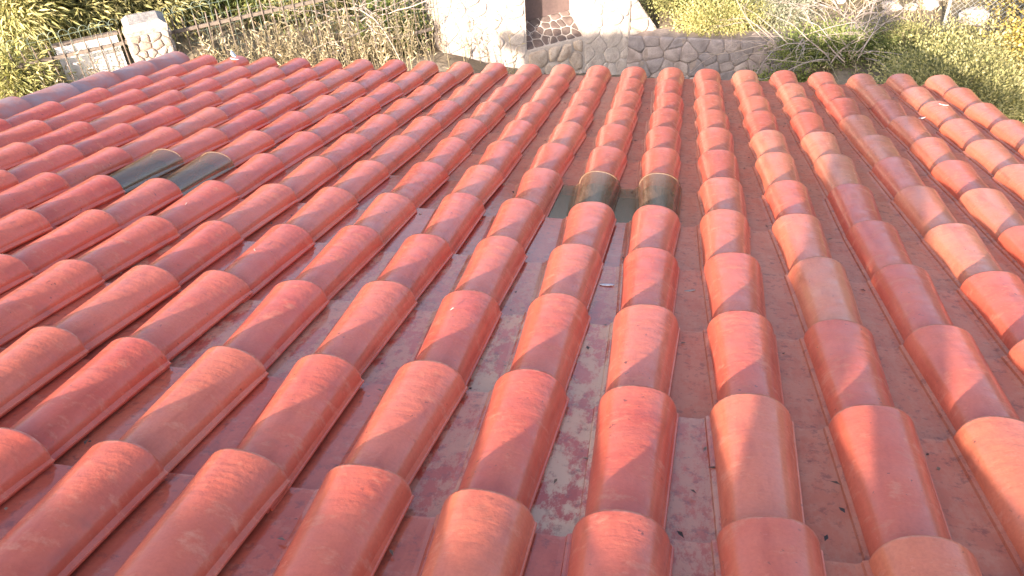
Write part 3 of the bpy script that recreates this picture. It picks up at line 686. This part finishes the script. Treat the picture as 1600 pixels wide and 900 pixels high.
# crumbs of leaf and mortar that gather in the channels
gn = np.random.default_rng(12); pos = []
for i in range(170):
    c = int(gn.integers(-8, 7)); k = gn.uniform(1, 11.5); side = gn.choice([-1, 1]) * abs(gn.normal(.020, .008)); p = roof_pt(c * W - W / 2 + side * 1.2, -k * E, -.0655); pos.append(p)
pos = np.array(pos); dr = gn.normal(size=pos.shape); dr[:, 2] = gn.uniform(.0, .15, len(pos))
gm = leaves_mesh('leaf_litter', pos, dr, np.tile([0, .25, .97], (len(pos), 1)) + gn.normal(size=pos.shape) * .2, gn.uniform(.006, .020, len(pos)), gn.uniform(.004, .009, len(pos)), gn.uniform(0, 1, len(pos)), leaf_mat('leaf crumbs', [(.05, .03, .022), (.12, .075, .05), (.30, .20, .14)]), .2)
tag(link(bpy.data.objects.new('leaf_litter', gm)), 'brown leaf crumbs scattered along the tile channels', 'leaf litter', kind='stuff')

# ------------------------------------------------------------------ the person who holds the phone, whose shadow lies on the tiles
PX, PY = .06, -5.44
person = tag(empty('person', (PX, PY, tz)), 'person in a dark jacket and jeans standing on the terrace holding a phone', 'person')
def local(p): return Vector(p) - Vector((PX, PY, tz))
ph = local(CAM); fw = Vector(ROT[2]); rt = Vector(ROT[0]); upv = -Vector(ROT[1])
V = []; RD = []; ED = []
def jt(p, r, par=None):
    V.append(tuple(p)); RD.append((r, r) if not hasattr(r, '__len__') else r)
    if par is not None: ED.append((par, len(V) - 1))
    return len(V) - 1
pel = jt((0, 0, .93), (.155, .11)); sp1 = jt((0, .01, 1.10), (.145, .10), pel); che = jt((0, .0, 1.30), (.165, .11), sp1); nb = jt((0, .0, 1.45), (.075, .07), che)
nk = jt((0, .015, 1.50), .055, nb); h0 = jt((0, .03, 1.57), (.066, .075), nk); h1 = jt((0, .03, 1.64), (.076, .092), h0); h2 = jt((0, .02, 1.71), (.062, .075), h1)
for sg in (-1, 1):
    hp = jt((sg * .10, 0, .86), .095, pel); kn = jt((sg * .13, .03, .50), .062, hp); an = jt((sg * .145, -.01, .10), .043, kn); ft = jt((sg * .155, .05, .045), .042, an); jt((sg * .165, .17, .035), .032, ft)
    sh = jt((sg * .185, -.01, 1.39), .062, che); el = jt((sg * .27, .10, 1.14), .046, sh)
    grip = ph - fw * .022 + rt * sg * .085 - upv * .01
    wr = jt(grip - fw * .07 - upv * .07 + rt * sg * .012, .028, el); pa = jt(grip - fw * .03 - upv * .035 + rt * sg * .006, (.036, .02), wr)
    for fi in range(4):                                     # fingers close behind the phone's edge
        q0 = grip - fw * .02 + rt * sg * .004 + upv * (-.034 + fi * .020)
        ln = (.9, 1.0, .95, .75)[fi]
        a = jt(q0, .0095, pa); b = jt(q0 + fw * .028 * ln + rt * sg * .004, .0088, a); jt(q0 + fw * .030 * ln - rt * sg * .022 * ln - fw * .026, .0078, b)
    a = jt(grip - fw * .028 - upv * .03 - rt * sg * .014, .011, pa); jt(grip - fw * .024 - rt * sg * .038 - upv * .012, .009, a)
me = bpy.data.meshes.new('body'); me.from_pydata(V, ED, []); tmp = bpy.data.objects.new('body_cage', me); link(tmp)
sk = tmp.modifiers.new('skin', 'SKIN'); sk.use_smooth_shade = True
for i, v in enumerate(me.skin_vertices[0].data): v.radius = RD[i]; v.use_root = (i == 0)
sb = tmp.modifiers.new('sub', 'SUBSURF'); sb.levels = 2; sb.render_levels = 2
ev = tmp.evaluated_get(bpy.context.evaluated_depsgraph_get()); bme = bpy.data.meshes.new_from_object(ev); bpy.data.objects.remove(tmp)
bme.name = 'body'; bme.materials.clear()
M_JEANS = plain('blue denim', [(.3, (.035, .05, .09)), (.7, (.07, .09, .15))], 30, bump=.3, dist=.003)
M_JACKET = plain('dark jacket cloth', [(.3, (.03, .03, .035)), (.7, (.06, .06, .07))], 20, bump=.3, dist=.003)
M_SKIN = plain('skin', [(.3, (.50, .31, .23)), (.7, (.58, .38, .29))], 15, rough=.5, bump=.05)
M_HAIR = plain('dark hair', [(.3, (.02, .015, .012)), (.7, (.05, .035, .025))], 60, rough=.5, bump=.5)
M_SHOE = plain('shoe leather', [(.3, (.03, .025, .02)), (.7, (.06, .05, .04))], 20)
for m_ in (M_JEANS, M_JACKET, M_SKIN, M_SHOE): bme.materials.append(m_)
for p in bme.polygons:
    c = p.center; hand = (c - ph).length < .125
    p.material_index = 3 if c.z < .09 else 0 if c.z < .95 else 2 if (c.z > 1.475 or hand) else 1
    p.use_smooth = True
body = link(bpy.data.objects.new('body', bme), person)
bm = bmesh.new(); bmesh.ops.create_icosphere(bm, subdivisions=3, radius=1)
hg = random.Random(5)
for v in list(bm.verts):
    k = 1 + hg.uniform(-.03, .03); v.co = Vector((v.co.x * .088 * k, v.co.y * .108 * k + .01, v.co.z * .098 * k + 1.68))
bmesh.ops.delete(bm, geom=[v for v in bm.verts if v.co.z < 1.645 and v.co.y > -.01 or v.co.z < 1.58], context='VERTS')
hm = bpy.data.meshes.new('hair'); bm.to_mesh(hm); bm.free(); hm.materials.append(M_HAIR); link(bpy.data.objects.new('hair', hm), person)
mb = MB(); mb.tube([(0, .118, 1.645), (0, .134, 1.605), (0, .116, 1.595)], [.008, .014, .008], 6); mb.build('nose', M_SKIN, person, True)
for sg in (-1, 1):
    bm = bmesh.new(); bmesh.ops.create_uvsphere(bm, u_segments=10, v_segments=8, radius=.013); em = bpy.data.meshes.new('eye'); bm.to_mesh(em); bm.free(); em.materials.append(M_FEATHER)
    o = link(bpy.data.objects.new('eye', em), person); o.location = (sg * .032, .112, 1.645)
    mb = MB(); mb.tube([(sg * .078, .02, 1.67), (sg * .092, .012, 1.64), (sg * .08, .022, 1.60)], [.010, .016, .008], 6); mb.build('ear', M_SKIN, person, True)
mb = MB(); mb.tube([(-.026, .106, 1.568), (0, .117, 1.565), (.026, .106, 1.568)], [.003, .006, .003], 6); mb.build('mouth', plain('lips', [(.3, (.42, .16, .14)), (.7, (.48, .20, .17))], 20), person, True)
phone = tag(empty('smartphone', CAM), 'black smartphone held up in both hands by the person on the terrace', 'phone')
rotm = Matrix(((rt.x, upv.x, -fw.x), (rt.y, upv.y, -fw.y), (rt.z, upv.z, -fw.z)))
phone.rotation_euler = rotm.to_euler()
bm = bmesh.new(); bmesh.ops.create_cube(bm, size=1)
for v in bm.verts: v.co = Vector((v.co.x * .15, v.co.y * .074, v.co.z * .008 + .026))
bmesh.ops.bevel(bm, geom=bm.edges[:], offset=.003, segments=2, affect='EDGES')
pm = bpy.data.meshes.new('case'); bm.to_mesh(pm); bm.free()
M_PHONE = plain('black phone case', [(.3, (.01, .01, .012)), (.7, (.02, .02, .022))], 20, rough=.3); pm.materials.append(M_PHONE)
link(bpy.data.objects.new('case', pm), phone)
mb = MB(); mb.box((-.068, -.033, .0302), (.068, .033, .0312)); mb.build('screen', M_PHONE, phone)
